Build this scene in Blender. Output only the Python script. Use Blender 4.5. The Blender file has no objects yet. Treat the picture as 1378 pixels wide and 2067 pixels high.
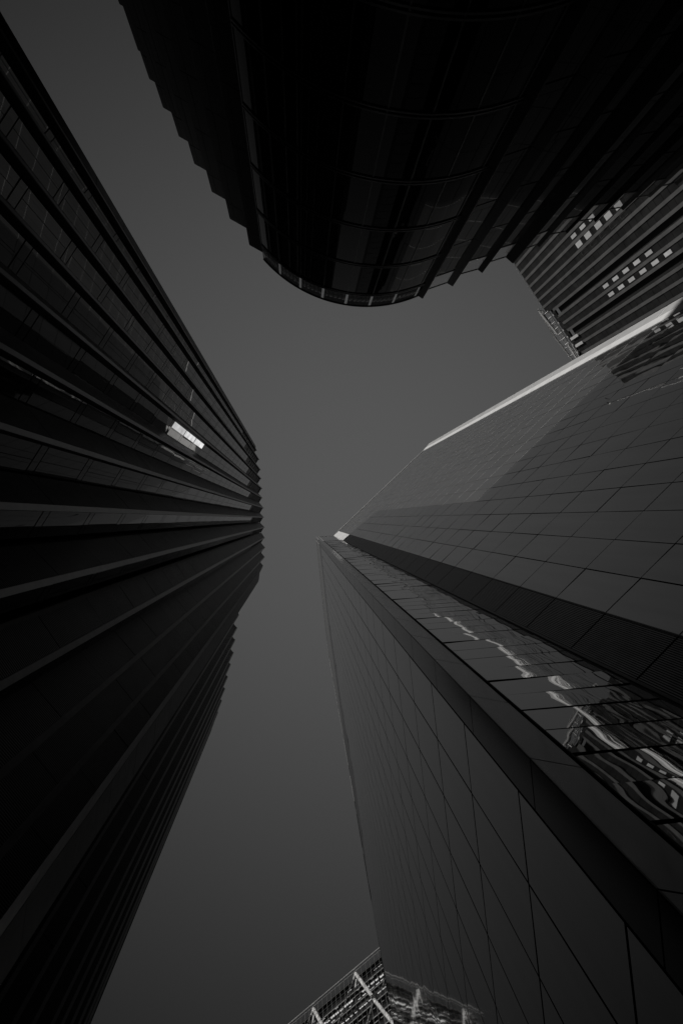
import bpy, math, random
from mathutils import Vector, Matrix
random.seed(7)
S = bpy.context.scene
COL = S.collection
CAMZ = 1.6                      # heights below are measured from eye level
R_ = math.radians

# ------------------------------------------------------------------ camera
cd = bpy.data.cameras.new('camera')
cam = bpy.data.objects.new('camera', cd); COL.objects.link(cam)
cd.sensor_fit = 'VERTICAL'; cd.sensor_height = 36.0; cd.lens = 20.0
cd.clip_start = 0.1; cd.clip_end = 6000
CR = Matrix(((0.99716235, -0.00089807, -0.07527577),
             (0.0, -0.99992884, 0.01192948),
             (-0.07528112, -0.01189563, -0.99709139)))
cam.matrix_world = Matrix.Translation((0, 0, CAMZ)) @ CR.to_4x4()
S.camera = cam
CRT = CR.transposed()

# ------------------------------------------------------------------ sun + sky
SUN_AZ = Vector((-0.862, -0.507)).normalized()   # towards the sun, in plan
SUN_EL = R_(31)
sd = bpy.data.lights.new('sun', 'SUN'); sd.energy = 3.0; sd.angle = R_(0.5); sd.color = (1, 0.98, 0.95)
sun = bpy.data.objects.new('sun', sd); COL.objects.link(sun)
sv = Vector((SUN_AZ.x * math.cos(SUN_EL), SUN_AZ.y * math.cos(SUN_EL), math.sin(SUN_EL)))
sun.rotation_euler = sv.to_track_quat('Z', 'Y').to_euler()
sun.location = (0, 0, 300)
W = bpy.data.worlds.new('World'); S.world = W; W.use_nodes = True
nt = W.node_tree; nt.nodes.clear()
wo = nt.nodes.new('ShaderNodeOutputWorld'); bg = nt.nodes.new('ShaderNodeBackground')
sk = nt.nodes.new('ShaderNodeTexSky'); sk.sky_type = 'NISHITA'; sk.sun_disc = False
sk.sun_elevation = SUN_EL; sk.sun_rotation = math.atan2(SUN_AZ.x, SUN_AZ.y)
sep = nt.nodes.new('ShaderNodeSeparateColor')
tc = nt.nodes.new('ShaderNodeTexCoord'); sx = nt.nodes.new('ShaderNodeSeparateXYZ')
nt.links.new(sk.outputs[0], sep.inputs[0]); nt.links.new(tc.outputs['Generated'], sx.inputs[0])
def wm(op, a, b=None):
    m = nt.nodes.new('ShaderNodeMath'); m.operation = op
    for i, v in enumerate((a, b)):
        if v is None: continue
        if isinstance(v, (int, float)): m.inputs[i].default_value = v
        else: nt.links.new(v, m.inputs[i])
    return m.outputs[0]
# black and white through a red filter: red channel of the sky, darkened away from the zenith to imitate lens falloff
# lens vignetting put into the sky colour, brightest a little off the zenith
dt = nt.nodes.new('ShaderNodeVectorMath'); dt.operation = 'DOT_PRODUCT'
nt.links.new(tc.outputs['Generated'], dt.inputs[0]); ax = Vector((0.165, -0.035, 1)).normalized(); dt.inputs[1].default_value = tuple(ax)
up = wm('MAXIMUM', dt.outputs['Value'], 0.08)
vignette_fall = wm('POWER', up, 3.7)
grey = wm('ADD', wm('MULTIPLY', sep.outputs[0], 0.55), wm('MULTIPLY', sep.outputs[1], 0.12))
val = wm('MULTIPLY', wm('MULTIPLY', wm('POWER', grey, 0.25), vignette_fall), 0.70)
SKYGAIN = val
cmb = nt.nodes.new('ShaderNodeCombineColor')
for i in range(3): nt.links.new(val, cmb.inputs[i])
nt.links.new(cmb.outputs[0], bg.inputs[0]); bg.inputs[1].default_value = 0.15
nt.links.new(bg.outputs[0], wo.inputs[0])
S.view_settings.view_transform = 'Standard'; S.view_settings.look = 'None'
S.view_settings.gamma = 1; S.view_settings.exposure = 0.0
S.render.engine = 'CYCLES'
S.cycles.max_bounces = 8; S.cycles.transparent_max_bounces = 12; S.cycles.caustics_reflective = False

# ------------------------------------------------------------------ materials (all neutral grey: the picture is black and white)
def material(name, base, rough=0.5, metal=0.0, ior=1.5, wave=0.0, wscale=0.25, mottle=0.0, mscale=2.0, see=0.0, fine=0.0, vary=0.0):
    m = bpy.data.materials.new(name); m.use_nodes = True
    n = m.node_tree.nodes; l = m.node_tree.links; p = n['Principled BSDF']
    p.inputs['Base Color'].default_value = (base, base, base, 1)
    p.inputs['Roughness'].default_value = rough; p.inputs['Metallic'].default_value = metal
    p.inputs['IOR'].default_value = ior
    geo = n.new('ShaderNodeNewGeometry')
    if mottle:
        tx = n.new('ShaderNodeTexNoise'); tx.inputs['Scale'].default_value = mscale; tx.inputs['Detail'].default_value = 5
        l.new(geo.outputs['Position'], tx.inputs['Vector'])
        mr = n.new('ShaderNodeMapRange'); mr.inputs[1].default_value = 0.3; mr.inputs[2].default_value = 0.7
        mr.inputs[3].default_value = base * (1 - mottle); mr.inputs[4].default_value = base * (1 + mottle)
        l.new(tx.outputs[0], mr.inputs[0]); cc = n.new('ShaderNodeCombineColor')
        for i in range(3): l.new(mr.outputs[0], cc.inputs[i])
        l.new(cc.outputs[0], p.inputs['Base Color'])
        mr2 = n.new('ShaderNodeMapRange'); mr2.inputs[3].default_value = rough * 0.8; mr2.inputs[4].default_value = min(1, rough * 1.25)
        l.new(tx.outputs[0], mr2.inputs[0]); l.new(mr2.outputs[0], p.inputs['Roughness'])
    if vary:   # neighbouring panes differ a little in tone, with faint streaks down each
        rp = n.new('ShaderNodeMapRange'); rp.inputs[3].default_value = 1 - vary; rp.inputs[4].default_value = 1 + vary
        l.new(geo.outputs['Random Per Island'], rp.inputs[0])
        sm = n.new('ShaderNodeMapping'); sm.inputs['Scale'].default_value = (2.2, 2.2, 0.12); l.new(geo.outputs['Position'], sm.inputs[0])
        sn = n.new('ShaderNodeTexNoise'); sn.inputs['Scale'].default_value = 1.0; sn.inputs['Detail'].default_value = 4; l.new(sm.outputs[0], sn.inputs['Vector'])
        sr = n.new('ShaderNodeMapRange'); sr.inputs[1].default_value = .3; sr.inputs[2].default_value = .7
        sr.inputs[3].default_value = base * 0.94; sr.inputs[4].default_value = base * 1.05; l.new(sn.outputs[0], sr.inputs[0])
        mu = n.new('ShaderNodeMath'); mu.operation = 'MULTIPLY'; l.new(rp.outputs[0], mu.inputs[0]); l.new(sr.outputs[0], mu.inputs[1])
        cc = n.new('ShaderNodeCombineColor')
        for i in range(3): l.new(mu.outputs[0], cc.inputs[i])
        l.new(cc.outputs[0], p.inputs['Base Color'])
    if wave:
        tx = n.new('ShaderNodeTexNoise'); tx.inputs['Scale'].default_value = wscale; tx.inputs['Detail'].default_value = 1.5
        mp = n.new('ShaderNodeMapping'); mp.inputs['Scale'].default_value = (1, 1, 0.55)
        l.new(geo.outputs['Position'], mp.inputs[0]); l.new(mp.outputs[0], tx.inputs['Vector'])
        bu = n.new('ShaderNodeBump'); bu.inputs['Strength'].default_value = 1.0; bu.inputs['Distance'].default_value = wave
        l.new(tx.outputs[0], bu.inputs['Height']); l.new(bu.outputs[0], p.inputs['Normal'])
    if fine:   # fine horizontal ridges of ribbed metal cladding
        wv = n.new('ShaderNodeTexWave'); wv.wave_type = 'BANDS'; wv.bands_direction = 'Z'
        wv.inputs['Scale'].default_value = fine; l.new(geo.outputs['Position'], wv.inputs['Vector'])
        bu = n.new('ShaderNodeBump'); bu.inputs['Distance'].default_value = 0.02; bu.inputs['Strength'].default_value = 0.6
        l.new(wv.outputs['Fac'], bu.inputs['Height']); l.new(bu.outputs[0], p.inputs['Normal'])
    if see:
        tr = n.new('ShaderNodeBsdfTransparent'); mx = n.new('ShaderNodeMixShader'); mx.inputs[0].default_value = see
        l.new(p.outputs[0], mx.inputs[1]); l.new(tr.outputs[0], mx.inputs[2]); l.new(mx.outputs[0], n['Material Output'].inputs[0])
    return m
def glow(name, v, strength):
    m = bpy.data.materials.new(name); m.use_nodes = True
    n = m.node_tree.nodes; l = m.node_tree.links; p = n['Principled BSDF']
    p.inputs['Base Color'].default_value = (0.5, 0.5, 0.5, 1)
    geo = n.new('ShaderNodeNewGeometry'); tx = n.new('ShaderNodeTexNoise'); tx.inputs['Scale'].default_value = 1.1; tx.inputs['Detail'].default_value = 4
    l.new(geo.outputs['Position'], tx.inputs['Vector'])
    mr = n.new('ShaderNodeMapRange'); mr.inputs[1].default_value = 0.25; mr.inputs[2].default_value = 0.75
    mr.inputs[3].default_value = 0.55 * strength; mr.inputs[4].default_value = 1.15 * strength
    l.new(tx.outputs[0], mr.inputs[0])
    oi = n.new('ShaderNodeObjectInfo'); om = n.new('ShaderNodeMapRange'); om.inputs[3].default_value = .45; om.inputs[4].default_value = 1.4
    l.new(oi.outputs['Random'], om.inputs[0]); mm = n.new('ShaderNodeMath'); mm.operation = 'MULTIPLY'
    l.new(mr.outputs[0], mm.inputs[0]); l.new(om.outputs[0], mm.inputs[1]); mr = mm
    p.inputs['Emission Color'].default_value = (v, v, v, 1); l.new(mr.outputs[0], p.inputs['Emission Strength'])
    return m
M = dict(
    mirror=material('mirror_glass', 0.50, 0.015, 0.92, wave=0.009, wscale=0.35, vary=0.06),
    satin=material('satin_glass', 0.40, 0.03, 1.0, wave=0.012, wscale=0.25, vary=0.06),
    wavy=material('wavy_glass', 0.40, 0.012, 1.0, wave=0.013, wscale=0.6),
    joint=material('joint_aluminium', 0.55, 0.5, 0.0, mottle=0.2),
    transom=material('transom_aluminium', 0.45, 0.6, 0.0, mottle=0.15),
    blackjoint=material('black_gasket', 0.01, 0.7, mottle=0.3),
    alum=material('white_aluminium', 0.80, 0.35, 0.0, mottle=0.08, mscale=0.7),
    blade=material('louvre_blade', 0.16, 0.3, 1.0, mottle=0.2),
    darkmetal=material('dark_metal', 0.045, 0.30, 0.0, mottle=0.25),
    column=material('column_metal', 0.22, 0.10, 1.0, wave=0.003, wscale=0.3),
    screen=material('screen_glass', 0.30, 0.35, 1.0, see=0.66),
    rail=material('rail_metal', 0.6, 0.3, 0.6, mottle=0.2),
    leftglass=material('dark_glass', 0.135, 0.015, 0.95, wave=0.004, wscale=0.5, vary=0.25),
    leftpanel=material('ribbed_dark_cladding', 0.005, 0.30, 0.0, 1.13, mottle=0.3, mscale=0.9, fine=3.0),
    leftfin=material('fin_metal', 0.20, 0.35, 0.0, 1.7, mottle=0.2),
    leftwall=material('grey_cladding', 0.018, 0.4, 0.0, 1.18, mottle=0.2),
    black=material('black_backing', 0.006, 0.6, mottle=0.3),
    curveglass=material('black_glass', 0.024, 0.02, 1.0, wave=0.004, wscale=0.4),
    curvefin=material('black_fin_metal', 0.02, 0.3, 0.0, mottle=0.3),
    clear=material('clear_parapet_glass', 0.2, 0.03, 1.0, see=0.8),
    parapet=material('parapet_glass', 0.14, 0.03, 1.0, see=0.22),
    pier=material('steel_pier', 0.175, 0.45, 0.3, mottle=0.12, mscale=0.4),
    bayglass=material('bay_glass', 0.027, 0.3, 0.0, mottle=0.3, mscale=0.4),
    alumgrey=material('grey_aluminium', 0.47, 0.35, 0.0, mottle=0.08, mscale=0.7),
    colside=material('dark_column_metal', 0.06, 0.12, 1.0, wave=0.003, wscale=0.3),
    bracesteel=material('brace_steel', 0.62, 0.5, 0.0, mottle=0.3, mscale=0.8),
    whitesteel=material('white_steel', 0.8, 0.4, 0.0, mottle=0.1),
    bracedglass=material('hazy_glass', 0.30, 0.10, 1.0, wave=0.02, wscale=0.4),
    asphalt=material('asphalt', 0.05, 0.9, mottle=0.3, mscale=3.0),
    paving=material('stone_paving', 0.25, 0.8, mottle=0.2, mscale=2.0),
    lit=glow('glowing_window_or_glint', 1.0, 0.85), litdim=glow('lit_blind', 1.0, 0.115), ceiling=glow('lit_ceiling', 1.0, 0.28),  # the first glow paints a bright reflection on the folded tower's glass
)

# ------------------------------------------------------------------ helpers
class MB:
    def __init__(s): s.v = []; s.f = []
    def poly(s, pts):
        i = len(s.v); s.v += [tuple(p) for p in pts]; s.f.append(tuple(range(i, i + len(pts))))
    def hexa(s, b, t):          # b, t: four points each, same winding
        i = len(s.v); s.v += [tuple(p) for p in b] + [tuple(p) for p in t]
        s.f += [(i+3, i+2, i+1, i), (i+4, i+5, i+6, i+7)] + [(i+k, i+(k+1) % 4, i+4+(k+1) % 4, i+4+k) for k in range(4)]
    def prism(s, plan, z0, z1):
        n = len(plan); i = len(s.v)
        s.v += [(x, y, z0 + CAMZ) for x, y in plan] + [(x, y, z1 + CAMZ) for x, y in plan]
        s.f += [tuple(range(i + n - 1, i - 1, -1)), tuple(range(i + n, i + 2 * n))]
        s.f += [(i+k, i+(k+1) % n, i+n+(k+1) % n, i+n+k) for k in range(n)]
    def bar(s, a, b, r, sides=6):
        a = Vector(a); b = Vector(b); d = (b - a).normalized()
        u = d.cross(Vector((0, 0, 1)));
        if u.length < 1e-3: u = d.cross(Vector((1, 0, 0)))
        u.normalize(); w = d.cross(u); i = len(s.v)
        for p in (a, b):
            for k in range(sides):
                t = 2 * math.pi * k / sides
                s.v.append(tuple(p + u * r * math.cos(t) + w * r * math.sin(t)))
        s.f += [(i+k, i+(k+1) % sides, i+sides+(k+1) % sides, i+sides+k) for k in range(sides)]
        s.f += [tuple(range(i + sides - 1, i - 1, -1)), tuple(range(i + sides, i + 2 * sides))]
    def add(s, o):
        i = len(s.v); s.v += o.v; s.f += [tuple(k + i for k in f) for f in o.f]
    def build(s, name, mat, parent=None, smooth=False):
        me = bpy.data.meshes.new(name); me.from_pydata(s.v, [], s.f); me.materials.append(mat); me.update()
        if smooth:
            for p in me.polygons: p.use_smooth = True
        o = bpy.data.objects.new(name, me); COL.objects.link(o)
        if parent:
            o.parent = parent; o.matrix_parent_inverse = parent_inv(parent)
        return o
def parent_inv(p):
    m = Matrix.Translation(p.location) if p.parent is None else Matrix.Identity(4)
    return m.inverted()
def thing(name, loc, label, cat, group=None):
    o = bpy.data.objects.new(name, None); COL.objects.link(o); o.location = loc; o.empty_display_size = 2
    o['label'] = label; o['category'] = cat
    if group: o['group'] = group
    return o
def tag(o, **k):
    for a, b in k.items(): o[a] = b
    return o
def V2(p): return Vector((p[0], p[1]))
def P3(p, h): return (p[0], p[1], h + CAMZ)

class Wall:
    """a vertical plane: origin, direction along it and outward normal (towards the street)"""
    def __init__(s, p, d, side=None):
        s.p = V2(p); s.d = V2(d).normalized(); n = Vector((s.d.y, -s.d.x))
        if (side if side is not None else -s.p).dot(n) < 0: n = -n
        s.n = n
    def at(s, a, h, off=0.0):
        q = s.p + s.d * a + s.n * off; return (q.x, q.y, h + CAMZ)
    def slab(s, mb, a0, a1, h0, h1, f, b, tilt=(0, 0)):
        """a cladding panel with its face at offset f and its back at b; tilt moves the corners a hair"""
        t = tilt
        F = [s.at(a0, h0, f - t[0] - t[1]), s.at(a1, h0, f + t[0] - t[1]), s.at(a1, h1, f + t[0] + t[1]), s.at(a0, h1, f - t[0] + t[1])]
        B = [s.at(a0, h0, b), s.at(a1, h0, b), s.at(a1, h1, b), s.at(a0, h1, b)]
        mb.hexa(B, F)

def screen_area(pts):
    q = []
    for p in pts:
        d = CRT @ (Vector(p) - Vector((0, 0, CAMZ)))
        if d.z > -0.05: return 0.0
        q.append((max(-0.63, min(0.63, d.x / -d.z)), max(-0.95, min(0.95, d.y / -d.z))))
    a = 0
    for i in range(len(q)):
        x0, y0 = q[i]; x1, y1 = q[(i + 1) % len(q)]; a += x0 * y1 - x1 * y0
    return abs(a)
class Panels:
    """many like pieces: the 100 that show largest become parts of their own, the rest one part"""
    def __init__(s, name, mat, parent): s.n = name; s.m = mat; s.p = parent; s.items = []
    def add(s, mb, face): s.items.append((screen_area(face), mb))
    def finish(s, limit=100):
        s.items.sort(key=lambda t: -t[0])
        for a, mb in s.items[:limit]: mb.build(s.n, s.m, s.p)
        rest = MB()
        for a, mb in s.items[limit:]: rest.add(mb)
        if rest.v: tag(rest.build(s.n, s.m, s.p), kind='stuff')
def jit(k=0.003): return (random.uniform(-k, k), random.uniform(-k, k))

# ------------------------------------------------------------------ ground
g = MB(); g.poly([(-2500, -2500, 0), (2500, -2500, 0), (2500, 2500, 0), (-2500, 2500, 0)])
tag(g.build('ground', M['asphalt']), kind='structure', label='dark asphalt ground between the towers')
g = MB(); g.poly([(-7.5, -12.5, .004), (4.2, -13.5, .004), (8, 3, .004), (4.5, 5.5, .004), (9.5, 55, .004), (-6.5, 40, .004)])
tag(g.build('pavement', M['paving']), kind='structure', label='stone paving of the lane between the towers')

# ================================================================== 1. corner tower (right)
H1 = 160.0
M0 = (11.24, 3.46); M1 = (9.86, 4.77); M2 = (5.74, 5.03); M3 = (4.63, 4.80); M4 = (4.73, 5.83)
FAR = (35.36, -19.33); FAC = (37.23, -21.58)
T1 = thing('glass_tower', (20, 12, 0), 'sheer grey mirror glass tower with a bright white edge strip and dark louvre band, right', 'skyscraper')
SWd = Vector((0.112, 1)).normalized()
FLOOR = 4.05; Z0 = 19.5 - 4 * FLOOR - 3.4          # joint heights: Z0 + k * FLOOR
rows = [Z0 + FLOOR * k for k in range(0, 41)]
rows = [r for r in rows if r < H1 - 1] + [H1]
# structural core behind the glass, dark
wm_ = Wall(M0, (0.727, -0.687)); wsw = Wall(M4, SWd, side=Vector((-1, 0)))
core = MB()
def ins(w, a, off): q = w.p + w.d * a - w.n * off; return (q.x, q.y)
far_n = (52, -10)
core.prism([ins(wm_, -0.02, .22), ins(wm_, 33.1, .22), (37.6, -21.0), (75, 10), (78, 55), (12, 58), ins(wsw, 47.9, .22), ins(wsw, 0.3, .22), (5.3, 5.5), (9.95, 5.1)], -1.6, 60)
core.prism([ins(wm_, -0.02, .22), ins(wm_, 33.1, .22), (37.6, -21.0), (75, 10), (78, 50), (14, 50), ins(wsw, 40, .22), ins(wsw, 0.3, .22), (5.3, 5.5), (9.95, 5.1)], 60, 79)
core.prism([ins(wm_, -0.02, .22), ins(wm_, 33.1, .22), (37.6, -21.0), (75, 10), (40, 34), (12, 34), ins(wsw, 28, .22), ins(wsw, 0.3, .22), (5.3, 5.5), (9.95, 5.1)], 79, 100)
core.prism([ins(wm_, -0.02, .22), ins(wm_, 33.1, .22), (37.6, -21.0), (75, 10), (40, 21), (12, 21), ins(wsw, 14.5, .22), ins(wsw, 0.3, .22), (5.3, 5.5), (9.95, 5.1)], 100, 120.5)
core.prism([ins(wm_, -0.02, .22), ins(wm_, 33.1, .22), (37.6, -21.0), (55, -2), (12, 9), (9.95, 5.1)], 120.5, 159.6)
core.build('core', M['black'], T1)
# main face: 18 bays of glass, aluminium in the joints
BAY = 1.848
pn = Panels('glass_panel', M['mirror'], T1)
for k in range(18):
    for i in range(len(rows) - 1):
        a0, a1, h0, h1 = k * BAY + .025, (k + 1) * BAY - .025, rows[i] + .03, rows[i + 1] - .03
        mb = MB(); wm_.slab(mb, a0, a1, h0, h1, 0, -.012, (random.uniform(-.010, .010), random.uniform(-.008, .008)))
        pn.add(mb, [wm_.at(a0, h0), wm_.at(a1, h0), wm_.at(a1, h1), wm_.at(a0, h1)])
pn.finish()
jb = MB(); wm_.slab(jb, 0, 18 * BAY, rows[0], H1 - .02, -.024, -.14); jb.build('joint_backing', M['blackjoint'], T1)
for r in rows[1:-1]:
    jb = MB()
    for k in range(18): wm_.slab(jb, k * BAY + .022, (k + 1) * BAY - .022, r - .024, r + .024, .004, -.045)
    jb.build('transom', M['transom'], T1)
# bright edge facet at the far end and its roof rail
wf = Wall(FAR, V2(FAC) - V2(FAR)); Lf = (V2(FAC) - V2(FAR)).length
es = MB(); zz = H1
while zz > -1:
    z1 = zz; z0 = max(-1.6, zz - FLOOR * 2)
    wf.slab(es, 0.0, Lf * .44, z0 + .01, z1, .05, -.2)
    ep = MB(); wf.slab(ep, Lf * .46, Lf, z0 + .28, z1, .03, -.2); ep.build('edge_panel', M['alumgrey'], T1); zz = z0
es.build('edge_strip', M['alum'], T1)
er = MB(); wf.slab(er, 0.03, Lf - .03, -1.6, H1 - .1, .0, -.25); er.build('edge_strip_frame', M['alum'], T1)
cp = MB(); wm_.slab(cp, 0, 18 * BAY, H1 - .35, H1 + .35, .08, -.4); cp.build('roof_rail', M['alum'], T1)
# louvre band in the chamfer between main face and corner bay
Lc = (V2(M1) - V2(M0)).length
wl = Wall(M1, V2(M0) - V2(M1)); NB = 26
for i in range(len(rows) - 1):
    h0, h1 = rows[i] + .04, rows[i + 1] - .04
    if rows[i] > 124: break
    mb = MB()
    for b in range(NB):
        a = Lc * (b + .5) / NB
        wl.slab(mb, a - .022, a + .022, h0, h1, -.005, -.13)
    mb.build('louvre_panel', M['blade'], T1)
lb = MB(); wl.slab(lb, 0.0, Lc, -1.6, 125.3, -.14, -.2); lb.build('louvre_backing', M['black'], T1)
lp = MB()  # top of the louvres as white panels, sunlit brightness put into the colour
for b in range(14):
    wl.slab(lp, Lc * b / 14 + .006, Lc * (b + 1) / 14 - .006, 125.6, 159.7, -.02, -.1)
wl.slab(lp, -.02, Lc + .02, 125.35, 125.9, 0.02, -.1); wl.slab(lp, -.02, Lc + .02, 159.72, 160.2, .02, -.2)
lp.build('sunlit_louvre', M['alum'], T1)
mu = MB(); wl.slab(mu, -.05, .03, -1.6, 125.2, .04, -.1); wl.slab(mu, Lc - .03, Lc + .02, -1.6, 125.2, .02, -.1); mu.build('louvre_frame', M['darkmetal'], T1)
# corner bay M1-M2: rows of wide glass, three to a floor
wb = Wall(M2, V2(M1) - V2(M2)); Lb = (V2(M1) - V2(M2)).length
pn = Panels('bay_window', M['wavy'], T1); z = 159.6; thick = 14.5
ztop = 126.8
z = 10.4 - 1.37 * 8
while z < ztop - .5:
    h0 = z + (.09 if abs(z - 14.6) < .7 else .035); h1 = z + 1.37 - .035
    mb = MB(); wb.slab(mb, .06, Lb - .26, h0, h1, 0, -.014, (random.uniform(-.034, .034), random.uniform(-.003, .003)))
    pn.add(mb, [wb.at(0, h0), wb.at(Lb, h0), wb.at(Lb, h1), wb.at(0, h1)]); z += 1.37
for k in range(24):
    mb = MB(); h0 = ztop + .3 + k * 1.37; h1 = h0 + 1.34; wb.slab(mb, .06, Lb - .05, h0, h1, 0, -.03, jit(.001))
    pn.add(mb, [wb.at(0, h0), wb.at(Lb, h0), wb.at(Lb, h1), wb.at(0, h1)])
pn.finish()
jb = MB(); wb.slab(jb, .03, Lb - .02, -1.6, 159.5, -.055, -.2); jb.build('bay_backing', M['blackjoint'], T1)
mu = MB(); wb.slab(mu, Lb - .25, Lb - .03, -1.6, ztop, -.03, -.12); wb.slab(mu, .03, .075, -1.6, ztop, .03, -.05); mu.build('bay_mullion', M['blackjoint'], T1)
tr = MB(); wb.slab(tr, 0, Lb, 159.3, 160.0, .05, -.1); wb.slab(tr, .1, Lb, ztop, ztop + .28, .03, -.1); tr.build('bay_rail', M['rail'], T1)
# corner column: two metal faces in one-floor lengths
wc1 = Wall(M2, V2(M3) - V2(M2)); L1 = (V2(M3) - V2(M2)).length
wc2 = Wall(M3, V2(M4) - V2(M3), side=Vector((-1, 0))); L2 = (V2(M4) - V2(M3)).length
z = 3.05 - FLOOR
while z < 126:
    zt = min(z + FLOOR, 126)
    mb = MB(); wc1.slab(mb, 0, L1 - .002, z + .022, zt - .022, 0, -.03, jit(.001)); mb.build('column_panel', M['column'], T1)
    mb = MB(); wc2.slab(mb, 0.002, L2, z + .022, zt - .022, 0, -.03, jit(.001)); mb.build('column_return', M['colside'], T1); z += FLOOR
cj = MB(); cj.prism([(5.7, 5.06), (4.67, 4.84), (4.77, 5.81), (5.6, 5.88)], -1.6, 125.8); cj.build('column_core', M['blackjoint'], T1)
# side face (towards the braced tower): 24 bays, stepped and raked top, glass wind screen above
top = [(0, 121.3), (15, 121), (28.7, 103), (34.3, 86), (41.3, 80.2), (46.1, 79.5), (47.6, 71.6), (48.1, 61)]
scr = [(0, 151), (7, 155), (12, 157.3), (28, 160), (32.7, 156), (36.7, 127), (41.6, 98), (46.1, 81), (47.6, 71.8), (48.1, 61)]
def prof(t, s):
    for (a, b), (c, d) in zip(t, t[1:]):
        if s <= c: return b + (d - b) * (s - a) / (c - a)
    return t[-1][1]
pn = Panels('side_panel', M['satin'], T1); SB = 2.035
for k in range(24):
    a0, a1 = .03 + k * SB + .035, (k + 1) * SB
    if k == 23: a1 = 48.1
    for i in range(len(rows) - 1):
        h0, h1 = rows[i] + .04, rows[i + 1] - .04
        t0, t1 = prof(top, a0), prof(top, a1)
        if h0 > max(t0, t1) - .3: break
        ha, hb = min(h1, t0), min(h1, t1)
        if min(ha, hb) <= h0 + .05: continue
        mb = MB(); t = jit(.002); f = t[0]
        mb.hexa([wsw.at(a0, h0, -.012), wsw.at(a1, h0, -.012), wsw.at(a1, hb, -.012), wsw.at(a0, ha, -.012)],
                [wsw.at(a0, h0, -f), wsw.at(a1, h0, f), wsw.at(a1, hb, f + t[1]), wsw.at(a0, ha, -f + t[1])])
        pn.add(mb, [wsw.at(a0, h0), wsw.at(a1, h0), wsw.at(a1, hb), wsw.at(a0, ha)])
pn.finish()
jb = MB()
for k in range(24):
    a0, a1 = .03 + k * SB, (k + 1) * SB + .03
    if k == 23: a1 = 48.08
    jb.hexa([wsw.at(a0, -1.6, -.12), wsw.at(a1, -1.6, -.12), wsw.at(a1, prof(top, a1) - .2, -.12), wsw.at(a0, prof(top, a0) - .2, -.12)],
            [wsw.at(a0, -1.6, -.016), wsw.at(a1, -1.6, -.016), wsw.at(a1, prof(top, a1) - .2, -.016), wsw.at(a0, prof(top, a0) - .2, -.016)])
jb.build('side_backing', M['blackjoint'], T1)
for k in range(24):
    a0, a1 = k * SB + .05, (k + 1) * SB - .03
    if k == 23: a1 = 48.08
    b0, b1, c0, c1 = prof(top, a0) + .1, prof(top, a1) + .1, prof(scr, a0), prof(scr, a1)
    if c0 - b0 < .4: continue
    mb = MB()
    mb.hexa([wsw.at(a0, b0, -.04), wsw.at(a1, b1, -.04), wsw.at(a1, c1, -.04), wsw.at(a0, c0, -.04)],
            [wsw.at(a0, b0, -.01), wsw.at(a1, b1, -.01), wsw.at(a1, c1, -.01), wsw.at(a0, c0, -.01)])
    mb.build('screen_pane', M['screen'], T1)
for k in range(24):
    a0, a1 = k * SB + .1, (k + 1) * SB - .2
    if k == 23: a1 = 48.0
    rl = MB(); rl.bar(wsw.at(a0, prof(scr, a0) + .05, -.05), wsw.at(a1, prof(scr, a1) + .05, -.05), .05); rl.build('screen_rail', M['rail'], T1)
cs = MB()
cs.hexa([P3(M3, 126.2), P3(M4, 126.2), P3(M4, 151), P3(M3, 151)], [(M3[0]+.04, M3[1], 126.2+CAMZ), (M4[0]+.04, M4[1], 126.2+CAMZ), (M4[0]+.04, M4[1], 151+CAMZ), (M3[0]+.04, M3[1], 151+CAMZ)])
cs.build('screen_pane', M['screen'], T1)
cr = MB()
for a, b in (((M3, 151), (M4, 151)), ((M4, 126.5), (M4, 151)), ((M3, 126.3), (M3, 151)), ((M3, 138), (M4, 138))):
    cr.bar(P3(*a), P3(*b), .05)
cr.bar(P3(M2, 126.4), P3(M2, 160), .05)
cr.build('corner_frame', M['rail'], T1)

# ================================================================== 2. folded tower (left)
Z = [(-10.17,-16.82), (-10.67,-16.24), (-9.60,-14.59), (-10.39,-13.61), (-9.25,-12.07), (-10.16,-11.10), (-9.08,-9.90), (-10.03,-8.70), (-8.86,-7.51), (-9.75,-6.30), (-8.79,-5.23), (-9.46,-3.97), (-8.50,-2.77), (-9.35,-1.51), (-8.44,-0.48), (-9.23,0.94), (-8.26,1.97), (-8.96,3.36), (-8.21,4.50), (-9.17,5.65), (-8.15,6.89), (-9.21,7.92), (-8.25,9.18), (-9.27,10.43), (-8.48,11.46)]
BANDW = [(-8.48, 11.46), (-9.26, 13.05), (-9.49, 14.95)]
H2 = 140.0; FL2 = 4.47; Z2 = 20.45 - FL2 * 5
T2 = thing('folded_tower', (-22, 0, 0), 'black tower with a folded saw-tooth facade and three bright panes, on the left', 'skyscraper', 'folded towers on the left')
core = MB()
core.prism([(-10.9, -16.9)] + [(x - .5, y) for x, y in Z[1:]] + [(-9.8, 13.05), (-9.9, 14.95), (-40, 17), (-42, -14)], -1.6, H2 - .1)
core.build('core', M['black'], T2)
rows2 = [Z2 + FL2 * k for k in range(0, 27)]
def outward(p, q):     # outward normal of a facet that runs down the street (+y)
    d = (V2(q) - V2(p)).normalized(); return Vector((d.y, -d.x))
win = Panels('window', M['leftglass'], T2); spn = Panels('spandrel', M['leftglass'], T2); pan = Panels('cladding_panel', M['leftpanel'], T2)
FW = .22; glint_set = {(4, 10), (4, 11), (4, 12)}
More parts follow.
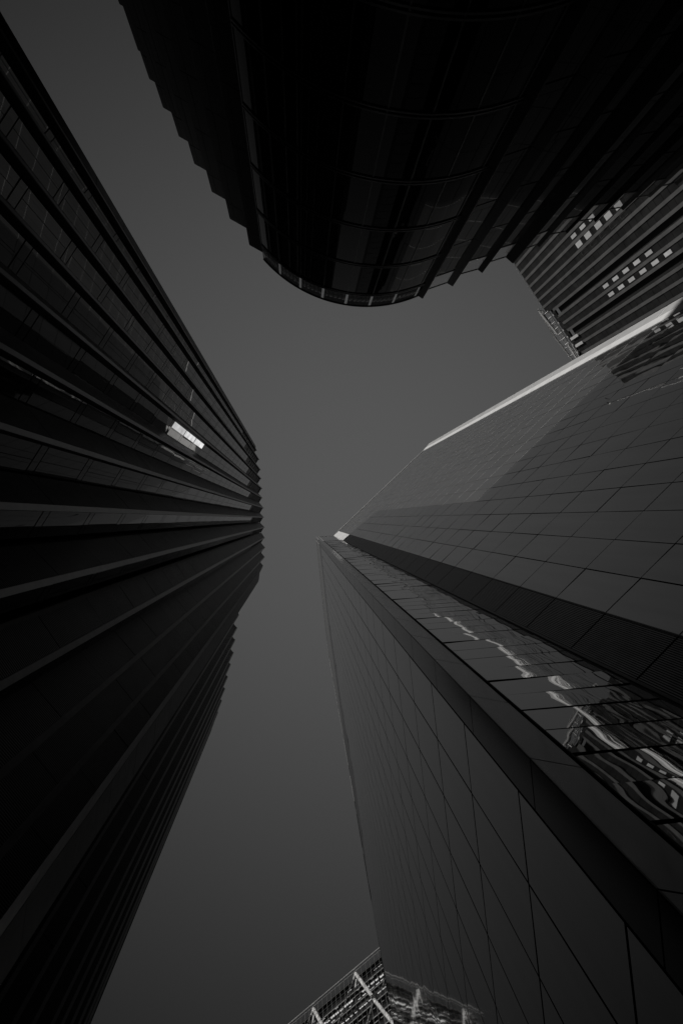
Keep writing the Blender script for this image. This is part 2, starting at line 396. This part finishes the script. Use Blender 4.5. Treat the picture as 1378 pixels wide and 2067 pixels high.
def folded(Zp, H, rows, win, spn, pan, parent, first_tip=0, lit=()):  # lit: cells that get a pane painted as a bright reflection
    """Zp alternates tip, notch, tip ...; tip to notch is glass, notch to tip is ribbed panelling"""
    ntip = 0
    for i in range(0, len(Zp) - 1):
        p, q = V2(Zp[i]), V2(Zp[i + 1]); d = (q - p).normalized(); nrm = outward(p, q)
        if i % 2 == 0:                                       # tip -> notch : windows, set back behind the fin
            tip = p; fe = p + Vector((0.075, FW))
            w = Wall(p, d, side=nrm); L = (q - p).length
            fin = MB(); fin.prism([tuple(tip + Vector((-.03, -.01))), tuple(tip), tuple(fe), tuple(fe + Vector((-.03, .005)))], -1.6, H)
            fin.build('fin', M['leftfin'], parent)
            rv = MB(); rv.prism([tuple(tip + Vector((-.36, .0))), tuple(tip + Vector((-.035, -.005))), tuple(fe + Vector((-.035, -.005))), tuple(fe + Vector((-.42, 0)))], -1.6, H - .05)
            rv.build('fin_reveal', M['black'], parent)
            # the glass runs from behind the fin to the notch, all panes parallel from fold to fold
            e = (Vector((-.515, .857)) if i else d).normalized(); w = Wall(p + d * .16 - nrm * .20, e, side=nrm)
            L = (q - w.p).dot(e) + .02; a0 = 0.02; set_ = 0.0
            for k in range(len(rows)):
                h0 = rows[k] + .61; h1 = rows[k] + FL2 - .045
                if h1 > H * .81: break
                mb = MB(); t = jit(.002)
                mid = a0 + (L - a0) * .58
                w.slab(mb, a0, mid - .012, h0, h1, set_, set_ - .012, t); w.slab(mb, mid + .012, L - .01, h0, h1, set_, set_ - .012, t)
                face = [w.at(a0, h0), w.at(L, h0), w.at(L, h1), w.at(a0, h1)]
                win.add(mb, face)
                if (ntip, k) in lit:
                    lm = MB(); w.slab(lm, .04, .72, h0 + .10, h1 + .50, .014, .004)  # emissive slab in place of the sunlit louvre top mirrored in this glass
                    lo = lm.build('glint_pane', M['lit'], parent); tag(lo, label='glowing pane painted as a bright reflection in the dark window column')
                mb = MB(); w.slab(mb, a0, L - .03, rows[k] + .045, rows[k] + .54, set_, set_ - .012, jit(.001))
                spn.add(mb, [w.at(a0, rows[k]), w.at(L, rows[k]), w.at(L, h0), w.at(a0, h0)])
            bk = MB(); w.slab(bk, a0 - .1, L, -1.6, H - .2, set_ - .02, set_ - .12); bk.build('window_backing', M['black'], parent)
            sf = MB(); w.slab(sf, -.1, L + .1, H - .5, H, .17, -.5); sf.build('roof_edge', M['leftfin'], parent)
            # open louvre frames above the last window
            lv = MB()
            for k in range(6):
                zz = H * .81 + (k + .5) * (H * .185) / 6; w.slab(lv, a0, L - .05, zz, zz + .25, .10, .0)
            lv.build('louvre', M['blade'], parent); ntip += 1
        else:                                                # notch -> tip : ribbed panels
            w = Wall(p, d, side=nrm); L = (q - p).length
            for k in range(-1, int(H / FL2)):
                h0 = Z2 + FL2 * k; h1 = min(h0 + FL2, H)
                if h1 < 3: continue
                mb = MB(); w.slab(mb, 0.0, L - .02, h0 + .02, h1 - .02, 0, -.06, jit(.002))
                pan.add(mb, [w.at(0, h0), w.at(L, h0), w.at(L, h1), w.at(0, h1)])
            bk = MB(); w.slab(bk, 0, L - .04, -1.6, H - .1, -.07, -.14); bk.build('panel_backing', M['black'], parent)
folded(Z, H2, rows2, win, spn, pan, T2, lit=glint_set)
# narrow end facet before the first fold
we = Wall((-10.17, -17.35), (0, 1), side=Vector((1, 0)))
for k in range(-1, 31):
    h0 = Z2 + FL2 * k; mb = MB(); we.slab(mb, 0, .5, h0 + .02, min(h0 + FL2, H2) - .02, 0, -.4); mb.build('end_facet', M['leftwall'], T2)
# pale band wall with two facets
for (p, q), nm in (((BANDW[0], BANDW[1]), 'band_panel'), ((BANDW[1], BANDW[2]), 'band_panel')):
    d = (V2(q) - V2(p)); w = Wall((p[0], p[1]), d, side=outward(p, q))
    for k in range(-1, 31):
        h0 = Z2 + FL2 * k; h1 = min(h0 + FL2, H2)
        mb = MB(); w.slab(mb, .03, d.length, h0 + .015, h1 - .015, 0, -.1, jit(.002)); mb.build(nm, M['leftwall'], T2)
    bk = MB(); w.slab(bk, .03, d.length, -1.6, H2 - .1, -.11, -.2); bk.build('band_backing', M['black'], T2)
win.finish(); spn.finish(); pan.finish()
# lower block further down the street
tips2 = [(-11.66,18.68), (-12.00,21.22), (-12.37,23.56), (-12.68,26.04), (-13.23,28.33), (-13.78,30.73), (-14.31,33.02), (-14.92,35.35), (-15.63,37.58), (-16.29,39.89)]
T3 = thing('folded_tower', (-26, 30, 0), 'lower black saw-tooth tower just behind the pale band wall at lower left', 'skyscraper', 'folded towers on the left')
Zb = []
for i, (p, q) in enumerate(zip(tips2, tips2[1:])):
    dx, dy = q[0] - p[0], q[1] - p[1]
    u, v = (-.56, .83), (.6, .8); det = u[0] * v[1] - u[1] * v[0]
    a = (dx * v[1] - dy * v[0]) / det
    Zb += [p, (p[0] + u[0] * a, p[1] + u[1] * a)]
Zb.append(tips2[-1])
H3 = 113.0
core = MB(); core.prism([(-12.6, 16.0)] + [(x - .5, y) for x, y in Zb] + [(-46, 41), (-44, 14)], -1.6, H3 - .1); core.build('core', M['black'], T3)
ent = MB(); ent.prism([(-12.0, 17.9), (-11.66, 18.68), (-12.4, 18.7), (-12.6, 17.9)], -1.6, H3); ent.build('corner_pier', M['leftwall'], T3)
win = Panels('window', M['leftglass'], T3); spn = Panels('spandrel', M['leftglass'], T3); pan = Panels('cladding_panel', M['leftpanel'], T3)
folded(Zb, H3, rows2, win, spn, pan, T3)
win.finish(); spn.finish(); pan.finish()
# unseen block added behind to cast shade across the lower mirror face
T6 = thing('shadow_block', (-112, -100, 0), 'unseen block added behind the folded tower to shade the mirror face', 'shadow blocker')
b = MB(); b.prism([(-131, -58), (-86, -101), (-104, -122), (-150, -76)], -1.6, 141.5); b.build('wall', M['leftwall'], T6)  # body of the added shadow block
b = MB(); b.prism([(-130, -62), (-92, -100), (-104, -115), (-143, -76)], 141.5, 142.4); b.build('roof', M['darkmetal'], T6)  # cap of the added shadow block

# ================================================================== 3. curved bay tower (top)
H4 = 37.3; HS = 35.27
T4 = thing('curved_tower', (6, -30, 0), 'black glass tower with a curved bay between stepped folds and blade fins, top', 'office building')
cx, cy, cr_ = 4.24, -22.84, 8.77
angs = [138.1, 128.3, 118.1, 107.9, 97.7, 87.4, 77.1, 66.9, 61.5]
fl4 = [3.3, 7.35, 11.35, 15.35, 19.31, 23.26, 27.19, 31.22, HS]
def arc(a, r=cr_): return (cx + r * math.cos(R_(a)), cy + r * math.sin(R_(a)))
LT = [(-11.55,-33.21), (-10.36,-30.27), (-9.64,-28.44), (-8.76,-26.62), (-7.76,-24.80), (-6.76,-23.05), (-5.64,-21.27), (-4.48,-19.55), (-3.22,-17.88), (-2.29,-16.98)]
LE = [None, (-10.15,-30.04), (-9.24,-28.14), (-8.20,-26.24), (-7.13,-24.37), (-5.96,-22.51), (-4.76,-20.77), (-3.50,-19.05), (-2.38,-17.45)]
RT = [(8.24,-14.68), (10.28,-15.57), (12.30,-16.54), (14.42,-17.25), (16.27,-18.43), (18.22,-19.43), (20.21,-20.28), (22.20,-21.18), (24.13,-22.16), (26.1, -23.1), (28.1, -24.05), (30.0, -25.0)]
RI = [(7.83,-14.93), (9.86,-15.80), (11.97,-16.78), (13.90,-17.68), (16.05,-18.59), (18.09,-19.59), (20.06,-20.52), (21.97,-21.38), (23.91,-22.29), (25.85,-23.25), (27.8, -24.2), (29.7, -25.1)]
RB = [(8.66,-15.35), (10.77,-16.41), (12.87,-17.33), (15.02,-18.18), (17.07,-19.34), (19.11,-20.34), (21.02,-21.17), (23.17,-22.12), (25.0, -23.0), (27.0, -23.95), (28.9, -24.9), (30.8, -25.8)]
notches = []
for p, q in zip(LT, LT[1:]):
    D = V2(q) - V2(p); u_, r_ = Vector((.88, .47)), Vector((.10, .99)).normalized()
    notches.append(V2(p) + u_ * ((D.x * r_.y - D.y * r_.x) / (u_.x * r_.y - u_.y * r_.x)))
core = MB()
core.prism([(-11.2, -34.5)] + [(n_.x + .12, n_.y - .22) for n_ in notches] + [arc(a, cr_ - .35) for a in (138, 128, 118, 108, 98, 88, 78, 68, 63)] + [(8.4, -16.2), (12.5, -17.9), (16.8, -19.9), (20.7, -21.9), (24.6, -23.7), (30.5, -26.6), (36, -60), (-10, -62)], -1.6, HS - .05)
core.build('core', M['black'], T4)
# curved windows
for k in range(len(angs) - 1):
    for i in range(len(fl4)):
        h0 = (fl4[i - 1] if i else -1.6) + .28; h1 = fl4[i] - .10
        if i == 0: h0 = -1.5
        mb = MB(); n = 12; a0, a1 = angs[k] - .22, angs[k + 1] + .22
        for j in range(n):
            b0, b1 = a0 + (a1 - a0) * j / n, a0 + (a1 - a0) * (j + 1) / n
            mb.poly([P3(arc(b1), h0), P3(arc(b0), h0), P3(arc(b0), h1), P3(arc(b1), h1)])
        o = mb.build('curved_window', M['curveglass'], T4, smooth=True)
    # ring transoms: two thin rails per floor
for i, h in enumerate(fl4):
    mb = MB()
    for z in (h - .02, h + .18):
        for k in range(40):
            b0 = 138.1 + (61.5 - 138.1) * k / 40; b1 = 138.1 + (61.5 - 138.1) * (k + 1) / 40
            mb.hexa([P3(arc(b0, cr_ - .1), z - .05), P3(arc(b1, cr_ - .1), z - .05), P3(arc(b1, cr_ + .05), z - .05), P3(arc(b0, cr_ + .05), z - .03)],
                    [P3(arc(b0, cr_ - .1), z + .05), P3(arc(b1, cr_ - .1), z + .05), P3(arc(b1, cr_ + .05), z + .05), P3(arc(b0, cr_ + .05), z + .05)])
    mb.build('transom', M['curvefin'], T4)
    mb = MB()
    for k in range(40):
        b0 = 138.1 + (61.5 - 138.1) * k / 40; b1 = 138.1 + (61.5 - 138.1) * (k + 1) / 40
        mb.poly([P3(arc(b0, cr_ - .02), h), P3(arc(b1, cr_ - .02), h), P3(arc(b1, cr_ - .02), h + .17), P3(arc(b0, cr_ - .02), h + .17)])
    mb.build('spandrel', M['curveglass'], T4)
for a in angs:
    mb = MB(); mb.prism([arc(a + .2, cr_ - .1), arc(a - .2, cr_ - .1), arc(a - .2, cr_ + .03), arc(a + .2, cr_ + .03)], -1.6, HS); mb.build('mullion', M['curvefin'], T4)
for k in range(len(angs) - 1):
    mb = MB(); n = 5; a0, a1 = angs[k] - .5, angs[k + 1] + .5
    for j in range(n):
        b0, b1 = a0 + (a1 - a0) * j / n, a0 + (a1 - a0) * (j + 1) / n
        mb.poly([P3(arc(b1), HS + .3), P3(arc(b0), HS + .3), P3(arc(b0), H4 - .04), P3(arc(b1), H4 - .04)])
    o = mb.build('parapet_pane', M['parapet'], T4, smooth=True); md = o.modifiers.new('t', 'SOLIDIFY'); md.thickness = .02
for a in angs[1:-1]:
    mb = MB(); mb.bar(P3(arc(a, cr_ - .02), HS + .5), P3(arc(a, cr_ - .02), H4 + .02), .014); mb.build('parapet_post', M['rail'], T4)
mb = MB()
for k in range(40):
    b0 = 138.1 + (61.5 - 138.1) * k / 40; b1 = 138.1 + (61.5 - 138.1) * (k + 1) / 40
    mb.hexa([P3(arc(b0, cr_ - .05), H4 - .06), P3(arc(b1, cr_ - .05), H4 - .06), P3(arc(b1, cr_ + .04), H4 - .06), P3(arc(b0, cr_ + .04), H4 - .06)],
            [P3(arc(b0, cr_ - .05), H4 + .03), P3(arc(b1, cr_ - .05), H4 + .03), P3(arc(b1, cr_ + .04), H4 + .03), P3(arc(b0, cr_ + .04), H4 + .03)])
mb.build('parapet_rail', M['curvefin'], T4)
# stepped folds to the left of the bay
for i in range(len(LT) - 1):
    p = LT[i]; q = LT[i + 1]
    e = LE[i] if LE[i] else None
    dirn = Vector((.88, .47)); r = Vector((.10, .99)).normalized()
    # notch where the short facet meets the return of the next fold
    D = V2(q) - V2(p); det = dirn.x * r.y - dirn.y * r.x
    a = (D.x * r.y - D.y * r.x) / det; b_ = (dirn.x * D.y - dirn.y * D.x) / det
    nt_ = V2(p) + dirn * a
    # short facet faces the street, in one-floor panels
    w = Wall(p, dirn, side=Vector((-.47, .88))); L = a
    for j, h in enumerate(fl4 + [H4]):
        h0 = ([-1.6] + fl4)[j]; mb = MB(); w.slab(mb, 0.02, L * .34 - .01, h0 + .03, h - .02, 0, -.08, jit(.002)); w.slab(mb, L * .34 + .01, L, h0 + .03, h - .02, 0, -.08, jit(.002)); mb.build('fold_panel', M['curvefin'], T4)
    w2 = Wall(tuple(nt_), r, side=Vector((-.99, .1)))
    mb = MB(); w2.slab(mb, 0, b_ - .03, -1.6, H4 - .02, -.0, -.1); mb.build('fold_return', M['curvefin'], T4)
    bk = MB(); w.slab(bk, .02, L, -1.6, H4 - .15, -.1, -.2); bk.build('fold_backing', M['black'], T4)
# right-hand facets: blade fins, glass between
pn = Panels('facet_window', M['curveglass'], T4); fz = [-1.6] + fl4 + [H4]
for i in range(len(RT)):
    t_, n_, k_ = V2(RT[i]), V2(RI[i]), V2(RB[i]); fl = n_ + (k_ - t_)
    for j in range(len(fz) - 1):
        mb = MB(); mb.prism([tuple(n_), tuple(t_), tuple(k_), tuple(fl)], fz[j] + .012, fz[j + 1] - .012); mb.build('blade_fin', M['curvefin'], T4)
    mb = MB(); c_ = (n_ + t_ + k_ + fl) / 4
    mb.prism([tuple(c_ + (x - c_) * .9) for x in (n_, t_, k_, fl)], -1.6, H4 - .1); mb.build('fin_core', M['black'], T4)
    if i + 1 < len(RT):
        a, c = V2(RB[i]), V2(RI[i + 1]); a = a + (c - a) * -.25
        d = (c - a); w = Wall(tuple(a), d, side=Vector((-d.y, d.x)) if Vector((-d.y, d.x)).dot(-a) > 0 else Vector((d.y, -d.x))); L = d.length
        for j in range(len(fz) - 2):
            h0, h1 = fz[j], fz[j + 1]
            mb = MB(); t = jit(.002)
            w.slab(mb, 0, L * .55 - .012, h0 + .6, h1 - .05, 0, -.03, t); w.slab(mb, L * .55 + .012, L, h0 + .6, h1 - .05, 0, -.03, t)
            w.slab(mb, 0, L, h0 + .06, h0 + .57, 0, -.03)
            pn.add(mb, [w.at(0, h0), w.at(L, h0), w.at(L, h1), w.at(0, h1)])
        bk = MB(); w.slab(bk, 0, L, -1.6, HS, -.04, -.12); bk.build('facet_backing', M['black'], T4)
        mb = MB(); w.slab(mb, 0, L, HS + .1, H4 - .06, 0, -.02); mb.build('parapet_pane', M['clear'], T4)
        mb = MB(); w.slab(mb, 0, L, H4 - .06, H4 + .02, .02, -.04); mb.build('parapet_rail', M['curvefin'], T4)
        mb = MB(); w.slab(mb, 0, L, HS - .02, HS + .08, .03, -.04); mb.build('roof_transom', M['curvefin'], T4)
pn.finish()

# ================================================================== 4. ribbed tower (upper right)
T5 = thing('ribbed_tower', (85, -75, 0), 'distant tower with pale vertical steel ribs and a few lit windows, upper right', 'skyscraper')
PT = Vector((60.94, -71.72)); dT = Vector((0.56, 0.83)).normalized()
wt = Wall(tuple(PT), dT)
def roofh(s): return 156.0 if s < 15.3 else 152.3
FT = 4.15
core = MB()
a, b2 = wt.at(-4.75, 0, -.5), wt.at(15.2, 0, -.5)
core.prism([(a[0], a[1]), (b2[0], b2[1]), (b2[0] + 34, b2[1] - 23), (a[0] + 34, a[1] - 23)], -1.6, 154.0)
a, b2 = wt.at(15.2, 0, -.5), wt.at(48, 0, -.5)
core.prism([(a[0], a[1]), (b2[0], b2[1]), (b2[0] + 34, b2[1] - 23), (a[0] + 34, a[1] - 23)], -1.6, 150.5)
core.build('core', M['black'], T5)
piers = [-4.7, -2.35, 0, 2.46, 4.73, 7.01, 9.36, 11.57, 13.95, 16.33, 18.59, 20.95, 23.23, 25.78, 28.11, 30.64, 33.0, 35.4, 37.8, 40.1, 42.5]
deep = {16, 20, 17 + 7, 5}   # wide black recess after these piers
for i, s0 in enumerate(piers):
    zt = roofh(s0 + .4); z = zt
    mb = MB()
    while z > 30:
        wt.slab(mb, s0, s0 + .72, z - FT + .025, z, .10, -.3, jit(.004)); z -= FT
    mb.build('pier', M['pier'], T5)
bt = MB(); 
for i, s0 in enumerate(piers[:-1]):
    s1 = piers[i + 1]; zt = roofh(s0 + .8) - .2
    gap0, gap1 = s0 + .72, s1
    if i in (9, 12, 15):          # black grooves
        continue
    mb = MB(); z = zt
    while z > 30:
        wt.slab(mb, gap0 + .02, gap1 - .02, z - FT + 2.22, z - .04, .0, -.3, jit(.004)); wt.slab(mb, gap0 + .02, gap1 - .02, z - FT + .04, z - FT + 2.18, -.02, -.3, jit(.004)); z -= FT
    mb.build('window_strip', M['bayglass'], T5)
rm = MB()
for s in [x * 1.17 for x in range(-4, 14)]:
    rm.bar(wt.at(s, 156.0, .1), wt.at(s, 156.5, .1), .07)
rm.build('roof_stanchions', M['pier'], T5)
# lit windows
lit_big = [(20.13, h) for h in (128.6, 124.5, 120.4, 116.3, 112.1)] + [(22.47, h) for h in (128.6, 124.5, 120.4, 116.2, 112.0, 107.9)] + [(6.2, 128.6), (6.2, 124.4), (6.2, 120.5)]
lit_wide = [(8.5, h) for h in (128.6, 124.5, 120.0, 116.0, 112.1)]
lit_thin = [(10.7, h) for h in (128.5, 124.4, 120.3, 116.2, 112.2)]
for s, h in lit_big:
    mb = MB(); wt.slab(mb, s - .42, s + .42, h - 1.05, h + 1.05, .04, -.05); tag(mb.build('glowing_window_or_glint', M['litdim'], T5), label='lit window between two steel ribs')
for s, h in lit_wide:
    mb = MB(); wt.slab(mb, s - .66, s + .62, h - 1.15, h + 1.1, .04, -.05); tag(mb.build('glowing_window_or_glint', M['litdim'], T5), label='lit window between two steel ribs')
for s, h in lit_thin:
    mb = MB()
    for e in (-.5, .5): wt.slab(mb, s + e * .9 - .03, s + e * .9 + .03, h - 1.1, h + 1.1, .04, -.05)
    wt.slab(mb, s - .42, s + .42, h + 1.02, h + 1.1, .05, -.05); mb.build('window_outline', M['pier'], T5)
for s in (25.78, 28.11):
    mb = MB(); wt.slab(mb, s - .02, s + .75, 148.3, 152.3, .36, .33); mb.build('pier_cap', M['alum'], T5)
for s in (17.6, 20.2, 22.6, 24.8, 27.3, 29.9):
    mb = MB(); wt.slab(mb, s, s + .5, 152.35, 152.7, .6, -.1); mb.bar(wt.at(s + .25, 152.5, .6), wt.at(s + .25, 153.2, .3), .06); mb.build('roof_bracket', M['whitesteel'], T5)
# white steel gantry on the roof
G = thing('roof_gantry', wt.at(22, 153, 0), 'white lattice steel gantry and pipes running along the roof edge of the ribbed tower', 'gantry')
def G_(s, h, off=0.0): return wt.at(s, h, off)
mb = MB(); mb.bar(G_(13.9, 158.5), G_(22.6, 158.9, .1), .28); mb.bar(G_(22.6, 158.9, .1), G_(33.5, 157.4), .28); mb.build('outer_chord', M['whitesteel'], G)
mb = MB(); mb.bar(G_(14.4, 158.1), G_(22.9, 156.7), .42, 8); mb.bar(G_(22.9, 156.7), G_(32, 155.6), .15); mb.build('inner_chord', M['whitesteel'], G)
mb = MB()
for k in range(5):
    s = 19.5 + k * 2.6; mb.bar(G_(s, 158.7), G_(s + .1, 157.0 - (s - 19.5) * .1), .06)
mb.build('lattice', M['whitesteel'], G)
mb = MB()
mb.bar(G_(15.9, 154.4), G_(27, 154.6), .14)
for k in range(7):
    s = 16 + k * 1.75
    mb.bar(G_(s, 154.4), G_(s + .1, 156.2, .3), .10); mb.bar(G_(s + .3, 155.3, .1), G_(s + 1.3, 155.3, .1), .20)
mb.build('walkway_truss', M['whitesteel'], G)
for (a, b, r) in ((26.9, 154.9, .38), (27.9, 153.5, .24)):
    mb = MB(); mb.bar(G_(a, b), G_(34.5, b + .3), r, 12); mb.build('pipe', M['whitesteel'], G)
for a, b in (((13.7, 158.5), (14.3, 158.6)), ((14.9, 157.0), (15.6, 156.9))):
    mb = MB(); mb.bar(G_(*a), G_(*b), .31); mb.build('pulley', M['whitesteel'], G)
mb = MB(); wt.slab(mb, 15.3, 33, 152.35, 154.0, -.3, -.8); mb.build('parapet', M['black'], G)
# lattice mast on the back of the ribbed tower, seen as a wavering reflection in the mirror face
K = thing('lattice_mast', wt.at(-9.5, 150, -3), 'thin white lattice mast whose wavering reflection shows in the mirror glass face', 'mast')
mb = MB(); q = [(-9.9, 0.0), (-8.7, 0.0), (-9.3, -1.0)]
for z in [x * 1.5 for x in range(0, 16)]:
    for e in range(3):
        a, b = q[e], q[(e + 1) % 3]
        mb.bar(wt.at(a[0], 143 + z, a[1]), wt.at(b[0], 144.5 + z, b[1]), .06)
        mb.bar(wt.at(a[0], 143 + z, a[1]), wt.at(b[0], 143 + z, b[1]), .06)
mb.build('bracing', M['whitesteel'], K)
for e in range(3):
    mb = MB(); mb.bar(wt.at(q[e][0], 120, q[e][1]), wt.at(q[e][0], 167.0, q[e][1]), .10); mb.build('mast_leg', M['whitesteel'], K)
mb = MB(); mb.bar(wt.at(-9.3, 167, -.4), wt.at(-10.6, 172.5, -.4), .16); mb.bar(wt.at(-9.3, 169.5, -.4), wt.at(-8.0, 171.0, -.4), .12); mb.build('jib', M['whitesteel'], K)
mb = MB(); mb.prism([wt.at(-10.5, 0, -1.5)[:2], wt.at(-4.9, 0, -1.5)[:2], wt.at(-4.9, 0, -6)[:2], wt.at(-10.5, 0, -6)[:2]], -1.6, 121); mb.build('base', M['darkmetal'], K)

# ================================================================== 5. braced tower (bottom)
T7 = thing('braced_tower', (40, 140, 0), 'glass tower with white diagonal braces and brightly lit floor edges, at the bottom', 'skyscraper')
PB = Vector((-2.38, 148.79)); dB = Vector((0.79, -0.61)).normalized(); wbz = Wall(tuple(PB), dB)
HB = 170.2
core = MB(); a, b2 = wbz.at(-12, 0, -3.2), wbz.at(62, 0, -3.2)
core.prism([(a[0], a[1]), (b2[0], b2[1]), (b2[0] + 24, b2[1] + 31), (a[0] + 24, a[1] + 31)], -1.6, HB - 1); core.build('core', M['darkmetal'], T7)
pn = Panels('glass_panel', M['bracedglass'], T7)
for k in range(46):
    for i in range(20):
        a0, a1 = -12 + k * 1.6, -12 + (k + 1) * 1.6; h1 = HB - 1.2 - i * 4.15; h0 = h1 - 4.15
        mb = MB(); wbz.slab(mb, a0 + .04, a1 - .04, h0 + 1.35, h1 - .25, -2.6, -2.7, jit(.03)); pn.add(mb, [wbz.at(a0, h0), wbz.at(a1, h0), wbz.at(a1, h1), wbz.at(a0, h1)])
pn.finish()
mb = MB()
for k in range(47): wbz.slab(mb, -12 + k * 1.6 - .03, -12 + k * 1.6 + .03, 80, HB - .6, .05, -.05)
mb.build('mullion', M['darkmetal'], T7)
mb = MB(); mb.bar(wbz.at(-14, HB, .1), wbz.at(64, HB, .1), .14); mb.bar(wbz.at(-14, HB - .9, 0), wbz.at(64, HB - .9, 0), .05); mb.build('roof_rail', M['rail'], T7)
mb = MB(); mb.bar(wbz.at(-14, 157.1, .15), wbz.at(64, 157.1, .15), .13); mb.bar(wbz.at(-14, 156.5, .15), wbz.at(64, 156.5, .15), .10); mb.build('mega_floor_rail', M['darkmetal'], T7)
def brace(s0, h0, s1, h1, r, nm='brace', mat='bracesteel', off=-.9, gap=True):
    mb = MB(); L = math.hypot(s1 - s0, h1 - h0); n = max(2, int(L / 1.6))
    for k in range(n):
        t0, t1 = k / n, (k + .90) / n
        A = (s0 + (s1 - s0) * t0, h0 + (h1 - h0) * t0); B = (s0 + (s1 - s0) * t1, h0 + (h1 - h0) * t1)
        mb.bar(wbz.at(A[0], A[1], off), wbz.at(B[0], B[1], off), r, 8)
    mb.build(nm, M[mat], T7)
for k in range(-1, 4):
    s = 8.1 + 15.7 * k
    brace(s, 169.6, s + 4.6, 157.5, .52); brace(s + 4.8, 156.6, s + 9.6, 145.0, .50)
    brace(s - .4, 169.4, s - 8.6, 156.9, .14, 'thin_brace', 'pier'); brace(s + 4.3, 156.0, s + 1.0, 150.5, .28, 'thin_brace', 'pier')
    brace(s - .3, 169.3, s - 1.0, 168.0, .3, 'brace'); mb = MB(); mb.bar(wbz.at(s - .1, 167.6, -1), wbz.at(s - .7, 165.2, -1), .22); mb.build('hanger', M['whitesteel'], T7)
random.seed(11)
for h, dens, th in ((166.2, .4, .10), (162.4, .85, .42), (161.2, .75, .16), (158.1, .9, .25), (164.4, .35, .08), (157.0, .25, .1)):
    for k in range(45):
        if random.random() > dens: continue
        a0 = -12 + k * 1.6; c = random.uniform(.5, 1.0)
        mb = MB(); hh = h + random.uniform(-.12, .12)
        wbz.slab(mb, a0 + .1, a0 + .1 + 1.35 * c, hh, hh + th * random.uniform(.6, 1.4), -1.4, -1.5)
        mb.build('lit_ceiling', M['ceiling'], T7)
mb = MB()
for i in range(18): wbz.slab(mb, -12, 62, HB - 1.2 - 4.15 * i - .1, HB - 1.2 - 4.15 * i + .2, -1.5, -2.55)
mb.build('floor_slab', M['darkmetal'], T7)
